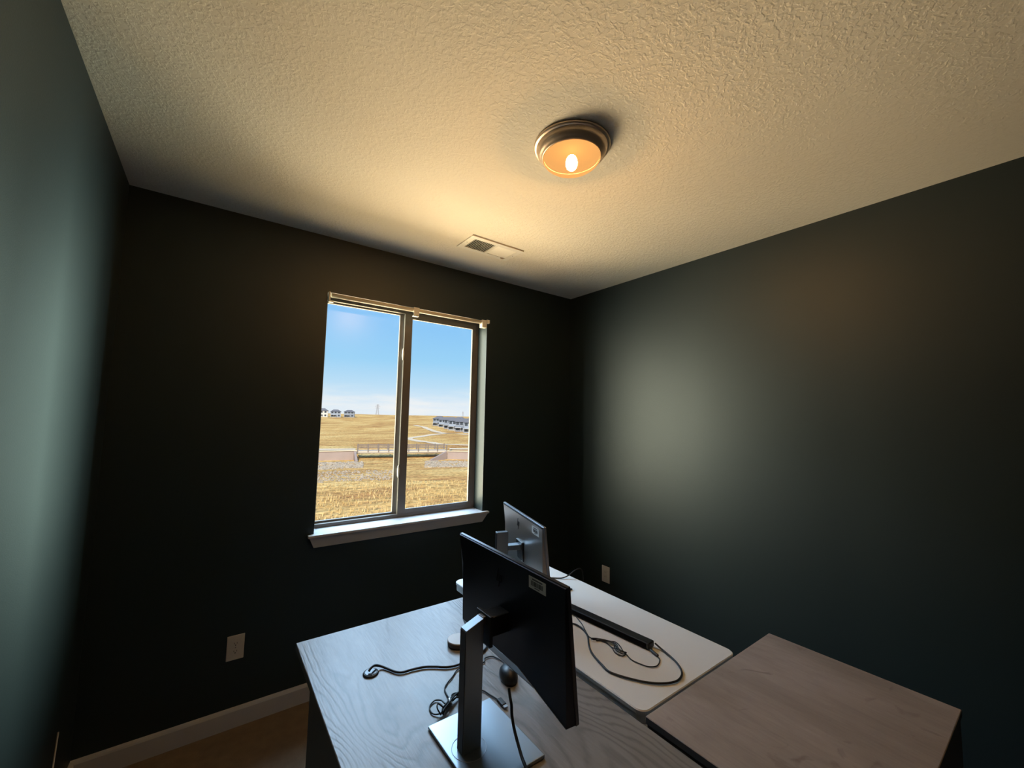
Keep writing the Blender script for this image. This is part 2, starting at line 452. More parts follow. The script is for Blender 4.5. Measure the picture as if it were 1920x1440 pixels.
outlet('wall_outlet', 'white wall outlet on the right wall behind the white table', (XR, 2.246, .413), R(-90), 'rocker')
bm = BM(); add_tube(bm, [(XL+.004, 2.372, .392), (XL+.004, 2.366, .365), (XL+.004, 2.354, .32), (XL+.004, 2.346, .285), (XL+.004, 2.336, .23), (XL+.005, 2.33, .16), (XL+.018, 2.325, .105), (XL+.02, 2.32, .05), (XL+.02, 2.31, .004)], .0028, 8)
tag(obj('cable', bm, 'white_cable'), 'thin white cable hanging down the left wall near the corner', 'cable')

# ------------------------------------------------------------------ ceiling fixtures
t = thing('ceiling_light', 'round brushed nickel ceiling light with a lit amber glass', 'ceiling light', (1.103, 1.135, H))
bm = BM()
add_lathe(bm, [(.150, 0), (.1535, -.004), (.1535, -.010), (.149, -.014), (.143, -.015)], cap0=False, cap1=False)
obj('rim', bm, 'nickel', t)
bm = BM()
add_lathe(bm, [(.145, -.012), (.141, -.018), (.139, -.026), (.135, -.036), (.126, -.043), (.119, -.049), (.1165, -.054), (.1165, -.050), (.113, -.048)], cap0=False, cap1=False)
obj('housing', bm, 'nickel', t)
bm = BM()
add_lathe(bm, [(.1155, -.050), (.1155, -.058), (.110, -.067), (.096, -.078), (.072, -.087), (.045, -.094), (.02, -.0975), (.004, -.098)], cap0=False, cap1=True)
obj('glass_shade', bm, 'shade', t)
bm = BM(); bmesh.ops.create_uvsphere(bm, u_segments=20, v_segments=14, radius=1)
for v in bm.verts: v.co = Vector((.010 + v.co.x*.023, .010 + v.co.y*.023, -.062 + v.co.z*.032))
for f in bm.faces: f.smooth = True
obj('bulb', bm, 'bulb', t)
bm = BM(); add_lathe(bm, [(.004, -.006), (.130, -.006), (.128, -.03), (.117, -.044), (.1125, -.0515)], cap0=True, cap1=False); obj('absorber', bm, 'absorber', t)  # black insert added to soak up bulb light inside the housing

t = thing('ceiling_vent', 'white rectangular ceiling vent above the window, one half louvred open', 'vent', (1.200, 2.080, H))
W, D = .390, .204
bm = BM()
x0, x1, xm0, xm1, y0, y1 = .037, .352, .190, .208, .034, .172
for lo, hi in (((0, 0), (W, y0)), ((0, y1), (W, D)), ((0, y0), (x0, y1)), ((x1, y0), (W, y1)), ((xm0, y0), (xm1, y1))):
    add_box(bm, (lo[0], lo[1], -.007), (hi[0], hi[1], 0))
obj('frame', bm, 'vent', t)
bm = BM()
for i in range(11):
    x = x0 + .007 + i*.0139
    q = Matrix.Translation((x, 0, -.0045)) @ Matrix.Rotation(R(-64), 4, 'Y')
    add_box(bm, (-.0042, y0, -.0005), (.0042, y1, .0005), q)
obj('louvers', bm, 'vent', t)
bm = BM()
for i in range(12):
    x = xm1 + .004 + i*.0122
    q = Matrix.Translation((x, 0, -.0042)) @ Matrix.Rotation(R(14), 4, 'Y')
    add_box(bm, (-.0068, y0, -.0005), (.0068, y1, .0005), q)
obj('louvers', bm, 'vent', t)
bm = BM(); add_box(bm, (x0, y0, -.0012), (x1, y1, -.0004)); obj('duct_opening', bm, 'duct', t)
bm = BM(); add_box(bm, (.325, .176, -.014), (.345, .181, -.006)); add_box(bm, (.345, .170, -.013), (.352, .186, -.009)); obj('damper_lever', bm, 'vent', t)
for sx in (.018, W-.018):
    bm = BM(); add_lathe(bm, [(.003, -.0068), (.0025, -.0085)], (sx, D/2, 0), 12); obj('screw', bm, 'leg_metal', t)

# ------------------------------------------------------------------ grey wood desk (near)
ZA = .75
desk = thing('office_desk', 'grey washed wood desk along the left with charcoal panels', 'desk', (.315, .20, 0))
def dl(p): return (p[0]-.315, p[1]-.20, p[2])
bm = BM(); add_box(bm, dl((.315, .20, ZA-.028)), dl((1.074, 1.817, ZA))); bevel(bm, .0018, 1)
tp = obj('desktop', bm, None, desk, ['wood_a', 'charcoal'])
for p in tp.data.polygons:
    p.material_index = 0 if p.normal.z > .3 else 1
box('modesty_panel', dl((.345, .25, .06)), dl((.365, 1.675, ZA-.028)), 'charcoal', desk, .001, 1)
box('end_panel', dl((.365, 1.640, 0)), dl((1.03, 1.668, ZA-.028)), 'charcoal', desk, .001, 1)
box('end_panel', dl((.365, .262, 0)), dl((1.03, .290, ZA-.028)), 'charcoal', desk, .001, 1)
gr = thing('cable_grommet', None, None, dl((.493, 1.466, ZA))); gr.parent = desk
bm = BM(); add_lathe(bm, [(.026, .0002), (.026, .003), (.0245, .0055), (.021, .0062)], cap0=True); obj('grommet_ring', bm, 'black', gr)
bm = BM(); add_lathe(bm, [(.0205, .0058), (.0205, .0068), (.019, .0072)]); obj('grommet_cap', bm, 'bluegrey', gr)

# ------------------------------------------------------------------ white folding table
ZB = .74
tb = thing('folding_table', 'white plastic topped table with rounded corners against the right side', 'table', (1.122, .822, 0))
TL, TW = 1.222, .588
bm = BM()
def rr_ring(bm, ins, z): return [bm.verts.new((x, y, z)) for x, y in rrect(ins, ins, TW-ins, TL-ins, .034-ins*.5, 8)]
rings = [rr_ring(bm, i, z) for i, z in ((.012, ZB-.045), (.004, ZB-.043), (.003, ZB-.016), (0, ZB-.014), (0, ZB-.003), (.003, ZB))]
for a, b in zip(rings, rings[1:]):
    for k in range(len(a)): bm.faces.new((a[k], a[(k+1)%len(a)], b[(k+1)%len(a)], b[k]))
bm.faces.new(rings[0][::-1]); bm.faces.new(rings[-1])
obj('tabletop', bm, 'white_top', tb)
for y in (.17, TL-.17):
    for x in (.07, TW-.07):
        bm = BM(); add_tube(bm, [(x, y, ZB-.045), (x, y, .02)], .013, 12, 1, False); add_lathe(bm, [(.015, 0), (.015, .03)], (x, y, 0), 12); obj('leg', bm, 'leg_metal', tb)
    bm = BM(); add_tube(bm, [(.07, y, .16), (TW-.07, y, .16)], .010, 10, 1, False); obj('stretcher', bm, 'leg_metal', tb)
    bm = BM(); add_tube(bm, [(TW/2, y, .16), (TW/2, TL/2+(.03 if y > .5 else -.03), ZB-.05)], .008, 10, 1, False); obj('brace', bm, 'leg_metal', tb)

# ------------------------------------------------------------------ cabinet at the right
cb = thing('storage_cabinet', 'low charcoal cabinet with a wood top beside the white table', 'cabinet', (1.107, .252, 0))
CW, CD = .850, .552
bm = BM(); add_box(bm, (0, 0, .728), (CW, CD, .75)); bevel(bm, .0018, 1)
tp = obj('cabinet_top', bm, None, cb, ['wood_c', 'charcoal'])
for p in tp.data.polygons: p.material_index = 0 if p.normal.z > .3 else 1
bm = BM()
add_box(bm, (.004, .004, 0), (.022, CD-.004, .728)); add_box(bm, (CW-.022, .004, 0), (CW-.004, CD-.004, .728))
add_box(bm, (.022, .004, .05), (CW-.022, .020, .728)); add_box(bm, (.022, .020, .05), (CW-.022, CD-.030, .07))
add_box(bm, (.022, .04, 0), (CW-.022, .06, .05))
obj('carcass', bm, 'charcoal', cb)
for i in range(2):
    a = .024 + i*(CW-.048)/2
    d = box('door', (a+.002, CD-.022, .055), (a+(CW-.048)/2-.002, CD-.004, .724), 'charcoal', cb, .001, 1)
    hx = a + ((CW-.048)/2-.05 if i == 0 else .05)
    bm = BM(); add_tube(bm, [(hx, CD-.004, .62), (hx, CD+.012, .615), (hx, CD+.012, .525), (hx, CD-.004, .52)], .004, 8, 4); obj('handle', bm, 'leg_metal', d)

# ------------------------------------------------------------------ monitors
def monitor(label, loc, rz, prz, col_x, col_w, col_h, base, pc, tilt, stick, logo, shell, bez, mid, groove, slant, k1=-.024):
    """local +x is the way the screen faces; pc = (x, y, z) of the back-top edge centre of the panel"""
    t = thing('computer_monitor', label, 'monitor', loc, rz)
    bx, by, bo = base
    bm = BM(); add_box(bm, (-bx/2+bo, -by/2, .001), (bx/2+bo, by/2, .010)); bevel(bm, .002, 2); bs = obj('base', bm, 'silver', t)
    bm = BM(); add_lathe(bm, [(.047, .0098), (.047, .0106), (.0455, .0107), (.0455, .0100)], (sum(col_x)/2+.0, 0, 0), 40, False, False); obj('swivel_ring', bm, 'bezel', bs)
    bm = BM(); add_box(bm, (col_x[0], -col_w/2, .0106), (col_x[1], col_w/2, col_h))
    for q in bm.verts:
        if q.co.z > .1 and q.co.x > col_x[0]+.01: q.co.z += slant
    bevel(bm, .0012, 2); cl = obj('column', bm, 'silver', t)
    bm = BM(); add_box(bm, (col_x[0]-.0012, -col_w/2+.001, .0115), (col_x[0]+.004, col_w/2-.001, col_h-.004)); obj('cable_channel', bm, 'black', cl)
    # panel frame: u along local +y, v up the panel, d towards the screen
    e = bpy.data.objects.new('display_panel', None)
    Wd, Hd = .540, .324
    def panel_mat():
        return Matrix.Translation(pc) @ Matrix.Rotation(prz, 4, 'Z') @ Matrix.Rotation(-tilt, 4, 'Y')
    PM = panel_mat()
    def P(u, v, d): return PM @ Vector((d, u, v))
    w = Wd/2
    bm = BM(); add_box(bm, (0, -w, -Hd), (.011, w, 0)); bevel(bm, .0012, 1)
    for q in bm.verts: q.co = PM @ q.co
    fr = obj('display_panel', bm, bez, t)
    bm = BM(); add_box(bm, (.0108, -w+.006, -Hd+.016), (.0114, w-.006, -.006))
    for q in bm.verts: q.co = PM @ q.co
    obj('screen', bm, 'screen', fr)
    # back shell: a slab that thickens downwards, its far side and bottom sloped off
    g = groove; k0 = -.003
    def dd(v): return k0 + (k1-k0)*(-v-.004)/.268
    rim = [(w-.002-g, -.002-g), (w-.002-g, -Hd+.002), (-w+.002+g, -Hd+.002), (-w+.002+g, -.002-g)]
    inn = [(w-.004-g, -.004-g), (w-.030-g, -.090), (w-.030-g, -.272), (-.070, -.272), (-w+.004+g, -Hd+.006), (-w+.004+g, -.004-g)]
    bm = BM(); f = bm.faces.new
    rv = [bm.verts.new(P(u, v, 0.0005)) for u, v in rim]
    iv = [bm.verts.new(P(u, v, dd(v))) for u, v in inn]
    f((rv[0], iv[1], iv[0])); f((rv[0], rv[1], iv[1])); f((rv[1], iv[2], iv[1])); f((rv[1], rv[2], iv[3], iv[2])); f((rv[2], iv[4], iv[3]))
    f((rv[2], rv[3], iv[5], iv[4])); f((rv[3], rv[0], iv[0], iv[5])); f(iv); f(rv[::-1])
    bm.faces.ensure_lookup_table()
    for q in (0, 1, 2): bm.faces[q].material_index = 1 if slant else 0
    sh = obj('back_shell', bm, None, t, [shell, 'side_strip'])
    if slant:
        bm = BM(); add_tube(bm, [P(inn[k][0], inn[k][1], dd(inn[k][1])-.0003) for k in (2, 3, 4)], .0008, 6, 1, False)
        obj('crease_line', bm, 'bezel', sh)  # thin silver line laid along the lower crease
    if g:
        bm = BM(); add_box(bm, (-.006, -w+.010, -.0075), (.0003, w-.010, -.0035))
        for q in bm.verts: q.co = PM @ q.co
        obj('top_groove', bm, 'black', t)
    # mount head behind the column, and the arm to the panel
    v0, v1, pw, aw, arm = mid
    if slant:
        x0 = col_x[1] + .007; zt = col_h + slant + .008
        bm = BM(); add_box(bm, (x0, -pw, zt-.080), (x0+.010, pw, zt)); bevel(bm, .002, 2); obj('mount_head', bm, 'black', t)
        bm = BM(); add_box(bm, (col_x[1]-.002, -.013, zt-.030), (x0+.002, .013, zt-.006)); bevel(bm, .002, 2); obj('hinge_arm', bm, 'leg_metal', t)
        hp = PM @ Vector((dd(-.17)+.004, 0, -.17))
        bm = BM(); add_box(bm, (x0+.008, -.028, hp.z-.028), (hp.x+.004, .028, hp.z+.024)); bevel(bm, .004, 2); obj('mount_plate', bm, 'black', t)
    else:
        bm = BM(); add_box(bm, (dd(v0)-.010, -pw, v1), (dd(v0)+.006, pw, v0)); bevel(bm, .003, 2)
        for q in bm.verts: q.co = PM @ q.co
        obj('mount_plate', bm, 'black', t)
        hp = PM @ Vector((dd(v0)-.006, 0, v0-.026))
        bm = BM(); add_box(bm, (col_x[1]-.002, -aw, hp.z-.012), (hp.x+.004, aw, hp.z+.012)); bevel(bm, .004, 2); obj('hinge_arm', bm, arm, t)
    # sticker
    def dep(u, v):                         # depth of the shell at (u, v) by ray
        from mathutils.bvhtree import BVHTree
        b2 = bmesh.new(); b2.from_mesh(sh.data); bv = BVHTree.FromBMesh(b2); b2.free()
        o = P(u, v, -.2); dr = (P(u, v, 0) - o).normalized()
        h = bv.ray_cast(o, dr); return h[0], h[1]
    su, sv, sw, shh, rot = stick
    p0, n0 = dep(su, sv)
    if n0.dot(P(0, 0, 0) - P(0, 0, -1)) > 0: n0 = -n0
    ux = (P(1, 0, 0)-P(0, 0, 0)).normalized(); ux = (ux - n0*ux.dot(n0)).normalized()
    vx = -ux.cross(n0).normalized()
    if vx.z < 0: vx = -vx
    ux2 = ux*math.cos(rot) + vx*math.sin(rot); vx2 = vx*math.cos(rot) - ux*math.sin(rot)
    def SP(a, b, h): return p0 + ux2*a + vx2*b + n0*h
    def sbox(bm, a0, b0, a1, b1, h0, h1):
        vs, fs = add_box(bm, (a0, b0, h0), (a1, b1, h1))
        for q in vs: q.co = SP(*q.co)
    bm = BM(); sbox(bm, -sw/2, -shh/2, sw/2, shh/2, 0, .0008); st = obj('asset_sticker', bm, 'sticker', sh); st['label'] = 'white barcode sticker'
    bm = BM(); rnd = random.Random(3); a = -sw*.34
    while a < sw*.34:
        ww = rnd.choice((.0006, .001, .0016)); sbox(bm, a, -shh*.22, a+ww, shh*.18, .0008, .001); a += ww + rnd.choice((.0006, .0009, .0014))
    a = -sw*.30
    while a < sw*.28:                       # heading line of small letters, then a code line
        ww = .0024; sbox(bm, a, shh*.27, a+ww, shh*.39, .0008, .001); a += ww+.0008
    a = -sw*.14
    while a < sw*.14: sbox(bm, a, -shh*.38, a+.0018, -shh*.29, .0008, .001); a += .0028
    obj('barcode', bm, 'ink', st)
    # four slanted strokes of the emblem
    lu, lv, ls = logo
    p0, n0 = dep(lu, lv)
    if n0.dot(P(0, 0, 0) - P(0, 0, -1)) > 0: n0 = -n0
    ux = (P(1, 0, 0)-P(0, 0, 0)).normalized(); ux = (ux - n0*ux.dot(n0)).normalized()
    vx = -ux.cross(n0).normalized()
    if vx.z < 0: vx = -vx
    bm = BM()
    # seen from behind, -u runs to the right: h = tall stem + short stem, p = short stem + long descender
    for a, b0, b1 in ((-.42, -.42, 1.0), (-.14, -.42, .42), (.14, -1.0, .42), (.42, -.42, .42)):
        def pt(aa, b): return p0 + (-ux)*(aa + b*.28)*ls + vx*b*ls
        q = [pt(a-.055, b0), pt(a+.055, b0), pt(a+.055, b1), pt(a-.055, b1)]
        lo = [bm.verts.new(x + n0*.0002) for x in q]; hi = [bm.verts.new(x + n0*.0012) for x in q]
        bm.faces.new(hi)
        for i in range(4): bm.faces.new((lo[i], lo[(i+1)%4], hi[(i+1)%4], hi[i]))
    obj('emblem', bm, 'logo', sh)
    return t
m1 = monitor('dark backed monitor on a silver stand on the grey wood desk', (.6525, .9915, ZA), 0, R(-1.0), (-.0745, -.0195), .030, .3175,
             (.209, .263, 0), (.0565, .006, .485), R(5.8), (-.160, -.030, .070, .030, R(0)), (.018, -.068, .026), 'shell', 'dark_bezel', (-.158, -.225, .036, .013, 'black'), 0, .020)
m2 = monitor('shiny backed monitor on a silver stand on the white table', (1.182, 1.596, ZB), R(-16.8), 0, (-.079, -.024), .028, .360,
             (.150, .240, .018), (.043, 0, .440), R(6), (-.185, -.036, .076, .032, R(0)), (.030, -.056, .026), 'shell_light', 'bezel', (-.126, -.215, .040, .020, 'silver'), .006, 0, -.025)

# ------------------------------------------------------------------ things on the grey wood desk
bm = BM(); add_tube(bm, [(.7285, .985, .868), (.722, .970, .855), (.716, .955, .845), (.711, .945, .825), (.705, .925, .803), (.698, .898, .785), (.690, .872, .775), (.684, .852, .7725), (.680, .835, .768), (.674, .815, .7575), (.668, .78, .7552), (.655, .70, .7552), (.64, .58, .7552)], .0042, 10)
tag(obj('power_cable', bm, 'rubber'), 'thick black cable dropping from the dark monitor over its stand base', 'cable')
bm = BM(); add_tube(bm, [(.485, 1.462, .7635), (.497, 1.469, .769), (.512, 1.477, .766), (.533, 1.475, .757), (.548, 1.451, .7552), (.565, 1.419, .7552), (.583, 1.405, .7552), (.615, 1.401, .7552), (.656, 1.391, .7552), (.687, 1.372, .7552), (.725, 1.344, .7552), (.772, 1.335, .7552), (.84, 1.345, .7552), (.90, 1.37, .7552), (.95, 1.42, .7552)], .0039, 10)
tag(obj('cable', bm, 'rubber'), 'black cable coming out of the desk grommet and lying on the wood', 'cable')

ms = thing('computer_mouse', 'black computer mouse with a bundled cord under the dark monitor', 'mouse', (.872, 1.184, ZA), R(-22))
bm = BM(); bmesh.ops.create_uvsphere(bm, u_segments=24, v_segments=14, radius=1)
for v in bm.verts:
    x, y, z = v.co
    if z < -.25: z = -.22
    v.co = Vector((x*.031, y*.052, .0085 + z*(.030 - .006*y)))
for f in bm.faces: f.smooth = True
obj('body', bm, 'black', ms)
bm = BM(); add_lathe(bm, [(.009, -.003), (.0105, -.002), (.0105, .002), (.009, .003)], seg=16)
for q in bm.verts: q.co = Vector((q.co.z, q.co.y+.024, q.co.x+.026))
obj('scroll_wheel', bm, 'rubber', ms)
Mi = (Matrix.Translation((.872, 1.184, ZA)) @ Matrix.Rotation(R(-22), 4, 'Z')).inverted()
def to_ms(pts): return [Mi @ Vector(p) for p in pts]
zc = .7536
cord = [(.892, 1.233, .757), (.905, 1.262, zc), (.893, 1.31, zc), (.862, 1.318, zc), (.848, 1.30, zc), (.815, 1.305, zc), (.755, 1.317, zc), (.712, 1.288, zc), (.681, 1.267, zc), (.663, 1.247, zc), (.657, 1.221, zc), (.652, 1.192, .757)]
bm = BM(); add_tube(bm, to_ms(cord), .0021, 8)
# the tied bundle: several passes and loops
add_tube(bm, to_ms([(.652, 1.192, .757), (.63, 1.177, .760), (.628, 1.203, .756), (.613, 1.216, zc), (.591, 1.203, zc), (.583, 1.181, zc), (.587, 1.163, zc), (.605, 1.153, .757), (.63, 1.170, .762)]), .0021, 8)
rnd = random.Random(5)
for i in range(5):
    j = lambda s: rnd.uniform(-s, s)
    add_tube(bm, to_ms([(.600+j(.006), 1.146+j(.005), .756+.002*i), (.617+j(.006), 1.157+j(.006), .757+.002*i), (.640+j(.006), 1.172+j(.008), .758+.002*i), (.668+j(.006), 1.183+j(.008), .758+.002*i), (.700+j(.008), 1.196+j(.008), .757+.001*i)]), .0021, 8)
add_tube(bm, to_ms([(.655, 1.178, .764), (.664, 1.200, .760), (.680, 1.206, .757), (.698, 1.192, .758), (.690, 1.176, .76), (.668, 1.174, .765)]), .0021, 8)
add_tube(bm, to_ms([(.600, 1.146, .756), (.594, 1.160, .770), (.603, 1.172, .772), (.617, 1.157, .762)]), .0021, 8)
add_tube(bm, to_ms([(.700, 1.196, .757), (.735, 1.188, zc), (.761, 1.172, zc), (.769, 1.144, zc), (.776, 1.117, zc), (.778, 1.106, .7552)]), .0021, 8)
obj('cord', bm, 'rubber', ms)
bm = BM(); add_tube(bm, to_ms([(.641, 1.166, .7595), (.646, 1.180, .7625), (.650, 1.186, .7595)]), .006, 8); obj('twist_tie', bm, 'plug', ms)
bm = BM(); q = Mi @ Matrix.Translation((.7795, 1.092, .7552)) @ Matrix.Rotation(R(-3), 4, 'Z')
add_box(bm, (-.0075, -.017, -.0042), (.0075, .015, .0042)); bevel(bm, .0015, 2)
for v in bm.verts: v.co = q @ v.co
up = obj('usb_plug', bm, 'black', ms)
bm = BM(); add_box(bm, (-.006, -.029, -.0023), (.006, -.017, .0023), q); obj('plug_tip', bm, 'plug', up)

t = thing('coaster', 'small round pale topped puck on the desk behind the monitor column', 'coaster', (.830, 1.458, ZA))
bm = BM(); add_lathe(bm, [(.038, .0005), (.0425, .003), (.0435, .010), (.0435, .019)]); obj('base', bm, 'brown', t)
bm = BM(); add_lathe(bm, [(.0435, .019), (.043, .0215), (.041, .0225)], cap0=False); obj('top', bm, 'coaster', t)

# ------------------------------------------------------------------ things on the white table
sbz = ZB
sb = thing('speaker_bar', 'long black speaker bar lying on the white table', 'speaker', (1.449, 1.022, sbz+.0005), R(6.2))
bm = BM(); add_box(bm, (-.021, 0, .002), (.023, .46, .026)); bevel(bm, .006, 3); obj('cabinet', bm, 'black', sb)
bm = BM(); add_box(bm, (-.0225, .012, .006), (-.0205, .448, .022)); obj('grille', bm, 'fabric', sb)
for y in (.05, .41):
    bm = BM(); add_box(bm, (-.012, y-.015, 0), (.014, y+.015, .003)); obj('foot', bm, 'rubber', sb)
Si = (Matrix.Translation((1.449, 1.022, sbz)) @ Matrix.Rotation(R(6.2), 4, 'Z')).inverted()
zt = ZB + .0045
thick = [(1.473, 1.022), (1.470, .99), (1.458, .944), (1.44, .906), (1.415, .875), (1.388, .857), (1.353, .849), (1.319, .856), (1.282, .877), (1.25, .907), (1.225, .943), (1.203, .983), (1.192, 1.018), (1.201, 1.054), (1.216, 1.103), (1.235, 1.143), (1.266, 1.183), (1.304, 1.224), (1.328, 1.272), (1.332, 1.316), (1.319, 1.341), (1.29, 1.375), (1.25, 1.41)]
bm = BM(); add_tube(bm, [Si @ Vector((x, y, zt + (.010 if i == 0 else .003 if i == 1 else 0))) for i, (x, y) in enumerate(thick)], .0035, 10)
obj('power_cord', bm, 'rubber', sb)
zt = ZB + .0025
bm = BM()
def tt(pts, z=zt, r=.0019): add_tube(bm, [Si @ Vector((x, y, z)) for x, y in pts], r, 8)
tt([(1.421, .976), (1.413, .962), (1.404, .955), (1.382, .945), (1.36, .943), (1.338, .956), (1.328, .977), (1.321, 1.017), (1.333, 1.05)])
tt([(1.335, 1.054), (1.311, 1.055), (1.307, 1.083), (1.322, 1.112), (1.334, 1.15), (1.332, 1.169), (1.309, 1.184)])
tt([(1.313, 1.187), (1.331, 1.175), (1.35, 1.153), (1.367, 1.133), (1.359, 1.103), (1.34, 1.072), (1.338, 1.057)])
tt([(1.335, 1.054), (1.320, 1.060), (1.318, 1.085), (1.330, 1.108), (1.348, 1.118), (1.352, 1.140), (1.336, 1.165), (1.300, 1.192)], zt+.003)
tt([(1.338, 1.057), (1.325, 1.066), (1.327, 1.090), (1.342, 1.112), (1.345, 1.138), (1.330, 1.158)], zt+.005)
tt([(1.300, 1.192), (1.298, 1.199), (1.306, 1.200), (1.325, 1.182), (1.345, 1.150), (1.352, 1.118), (1.338, 1.094)], zt+.004)
tt([(1.338, 1.094), (1.326, 1.110), (1.331, 1.150), (1.318, 1.190), (1.309, 1.205), (1.311, 1.229), (1.337, 1.272), (1.362, 1.316), (1.386, 1.373), (1.398, 1.40)])
tt([(1.333, 1.05), (1.328, 1.075), (1.336, 1.10), (1.343, 1.13), (1.335, 1.155)], zt+.007)
obj('usb_cord', bm, 'rubber', sb)
bm = BM(); add_tube(bm, [Si @ Vector(p) for p in ((1.431, 1.012, ZB+.006), (1.428, 1.003, ZB+.006), (1.424, .988, ZB+.006), (1.421, .975, ZB+.005))], .0055, 8); obj('usb_plug', bm, 'black', sb)

kb = thing('keyboard', 'black keyboard lying behind the shiny backed monitor', 'keyboard', (1.582, 1.594, ZB), R(8))
bm = BM()
v = [bm.verts.new(p) for p in ((-.130, 0, .0005), (0, 0, .0005), (0, .40, .0005), (-.130, .40, .0005), (-.130, 0, .018), (0, 0, .008), (0, .40, .008), (-.130, .40, .018))]
for f in ((0,3,2,1),(4,5,6,7),(0,1,5,4),(1,2,6,5),(2,3,7,6),(3,0,4,7)): bm.faces.new([v[i] for i in f])
bevel(bm, .0015, 1); obj('case', bm, 'black', kb)
bm = BM()
for i in range(6):
    for k in range(20):
        x = -.012 - i*.0195; y = .010 + k*.0192
        zz = .008 + (-x)/.130*.010
        add_box(bm, (x-.0165, y, zz-.001), (x, y+.0165, zz+.003))
obj('keys', bm, 'rubber', kb)
bm = BM(); add_tube(bm, [(1.56, 1.80, ZB+.005), (1.60, 1.76, ZB+.005), (1.64, 1.73, ZB+.007), (1.68, 1.715, ZB+.022), (1.72, 1.71, ZB+.040), (1.764, 1.712, ZB+.036), (1.790, 1.716, ZB-.01), (1.795, 1.72, ZB-.15), (1.78, 1.73, .3), (1.80, 1.76, .02), (1.86, 1.82, .006)], .0034, 8)
tag(obj('cable', bm, 'rubber'), 'black cable rising over the back edge of the white table', 'cable')

# ------------------------------------------------------------------ outdoors
def zr(r):
    """height of the ground outside at distance r from the house"""
    K = [(6, -4.3), (20, -4.6), (43, -4.85), (56, -5.25), (69, -5.62), (72.5, -5.62), (74, -5.6), (80, -5.3), (90, -4.55), (120, -4.76), (150, -4.4), (200, -3.25), (260, -1.1), (320, 1.62), (420, 2.0), (700, 1.5), (1200, 0)]
    for (a, za), (b, zb) in zip(K, K[1:]):
        if r <= b:
            t = (r-a)/(b-a); t = max(0, t); return za + (zb-za)*t
    return K[-1][1]
def ground(x, y):
    r = math.hypot(x, y); az = math.degrees(math.atan2(x, y))
    z = zr(r)
    # banks behind the two bridge abutments stand at deck level
    for side in (az < 15.6, az > 27.2):
        if side and 72.2 < r < 88: z = max(z, -4.28 if r < 80 else -4.28 + (zr(90)+4.28)*(r-80)/10)
    amp = min(1, r/60)
    if r > 90: z += .55*noise.noise(Vector((x*.022, y*.035, 3))) * min(1, (r-90)/60)
    z += .16*amp*noise.noise(Vector((x*.13, y*.16, 7)))*(0 if 64 < r < 82 else 1)
    return z
def pol(az, r, dz=0.):
    x, y = r*math.sin(R(az)), r*math.cos(R(az)); return Vector((x, y, ground(x, y) + dz))
bm = BM()
rs = [6+i*2.0 for i in range(30)] + [66, 68, 70, 70.9, 71.3, 72, 73, 74, 76, 78, 80, 82, 84, 86, 88, 90] + [92+i*4 for i in range(85)] + [440+i*40 for i in range(18)]
azs = [-30 + i*1.0 for i in range(100)]
G = [[bm.verts.new(pol(a, r)) for a in azs] for r in rs]
for i in range(len(rs)-1):
    for k in range(len(azs)-1):
        f = bm.faces.new((G[i][k], G[i][k+1], G[i+1][k+1], G[i+1][k])); f.smooth = True
struct(obj('hillside', bm, 'grass'))

# bridge: deck, railings with posts, and the two abutment walls
b0, b1 = Vector((math.sin(R(15.6)), math.cos(R(15.6)), 0))*72.6, Vector((math.sin(R(27.3)), math.cos(R(27.3)), 0))*74.0
br = thing('footbridge', 'low wooden footbridge with open railings seen through the window', 'bridge', (b0.x, b0.y, -4.45))
ang = math.atan2(b1.y-b0.y, b1.x-b0.x); Lb = (b1-b0).length
br.rotation_euler = (0, 0, ang)
bm = BM(); add_box(bm, (0, -.2, -.18), (Lb, 2.6, .10)); obj('deck', bm, 'deckcol', br)
bm = BM(); add_box(bm, (0, -.15, -.30), (Lb, -.05, -.18)); add_box(bm, (0, 2.5, -.30), (Lb, 2.6, -.18)); obj('girder', bm, 'rail', br)
for s, y in ((0, -.12), (1, 2.5)):
    bm = BM()
    for z in (.62, .98): add_box(bm, (0, y-.05, z-.05), (Lb, y+.05, z+.05))
    ra = obj('railing', bm, 'rail', br)
    n = 9
    for i in range(n+1):
        x = .1 + (Lb-.2)*i/n
        bm = BM(); add_box(bm, (x-.09, y-.09, -.1), (x+.09, y+.09, 1.12)); obj('post', bm, 'rail', ra)
def abutment(label, a, b, top, bot, wing):
    t = thing('retaining_wall', label, 'wall', (a[0], a[1], bot))
    a, b = Vector((*a, 0)), Vector((*b, 0)); d = (b-a); L = d.length; d.normalize()
    n = Vector((d.y, -d.x, 0))
    if n.y > 0: n = -n
    q = Matrix(((d.x, n.x, 0, 0), (d.y, n.y, 0, 0), (0, 0, 1, 0), (0, 0, 0, 1)))
    bm = BM(); add_box(bm, (0, -.4, -.6), (L, 0, top-bot), q); obj('wall_face', bm, 'concrete', t)
    bm = BM(); add_box(bm, (-.1, -.5, top-bot), (L+.1, .12, top-bot+.14), q); obj('coping', bm, 'path', t)
    # sloped wing wall beside the channel
    w0 = Vector(wing[0]) - a; w1 = Vector(wing[1]) - a
    bm = BM(); p = [(w0.x, w0.y, -.6), (w1.x, w1.y, -.6), (w1.x, w1.y, .25), (w0.x, w0.y, top-bot)]
    nn = Vector((w1.y-w0.y, -(w1.x-w0.x), 0)).normalized()*.35
    A = [bm.verts.new(x) for x in p]; B = [bm.verts.new(Vector(x)+nn) for x in p]
    bm.faces.new(A); bm.faces.new(B[::-1])
    for i in range(4): bm.faces.new((A[i], A[(i+1)%4], B[(i+1)%4], B[i]))
    obj('wing_wall', bm, 'concrete', t)
def pz(az, r): return (r*math.sin(R(az)), r*math.cos(R(az)))
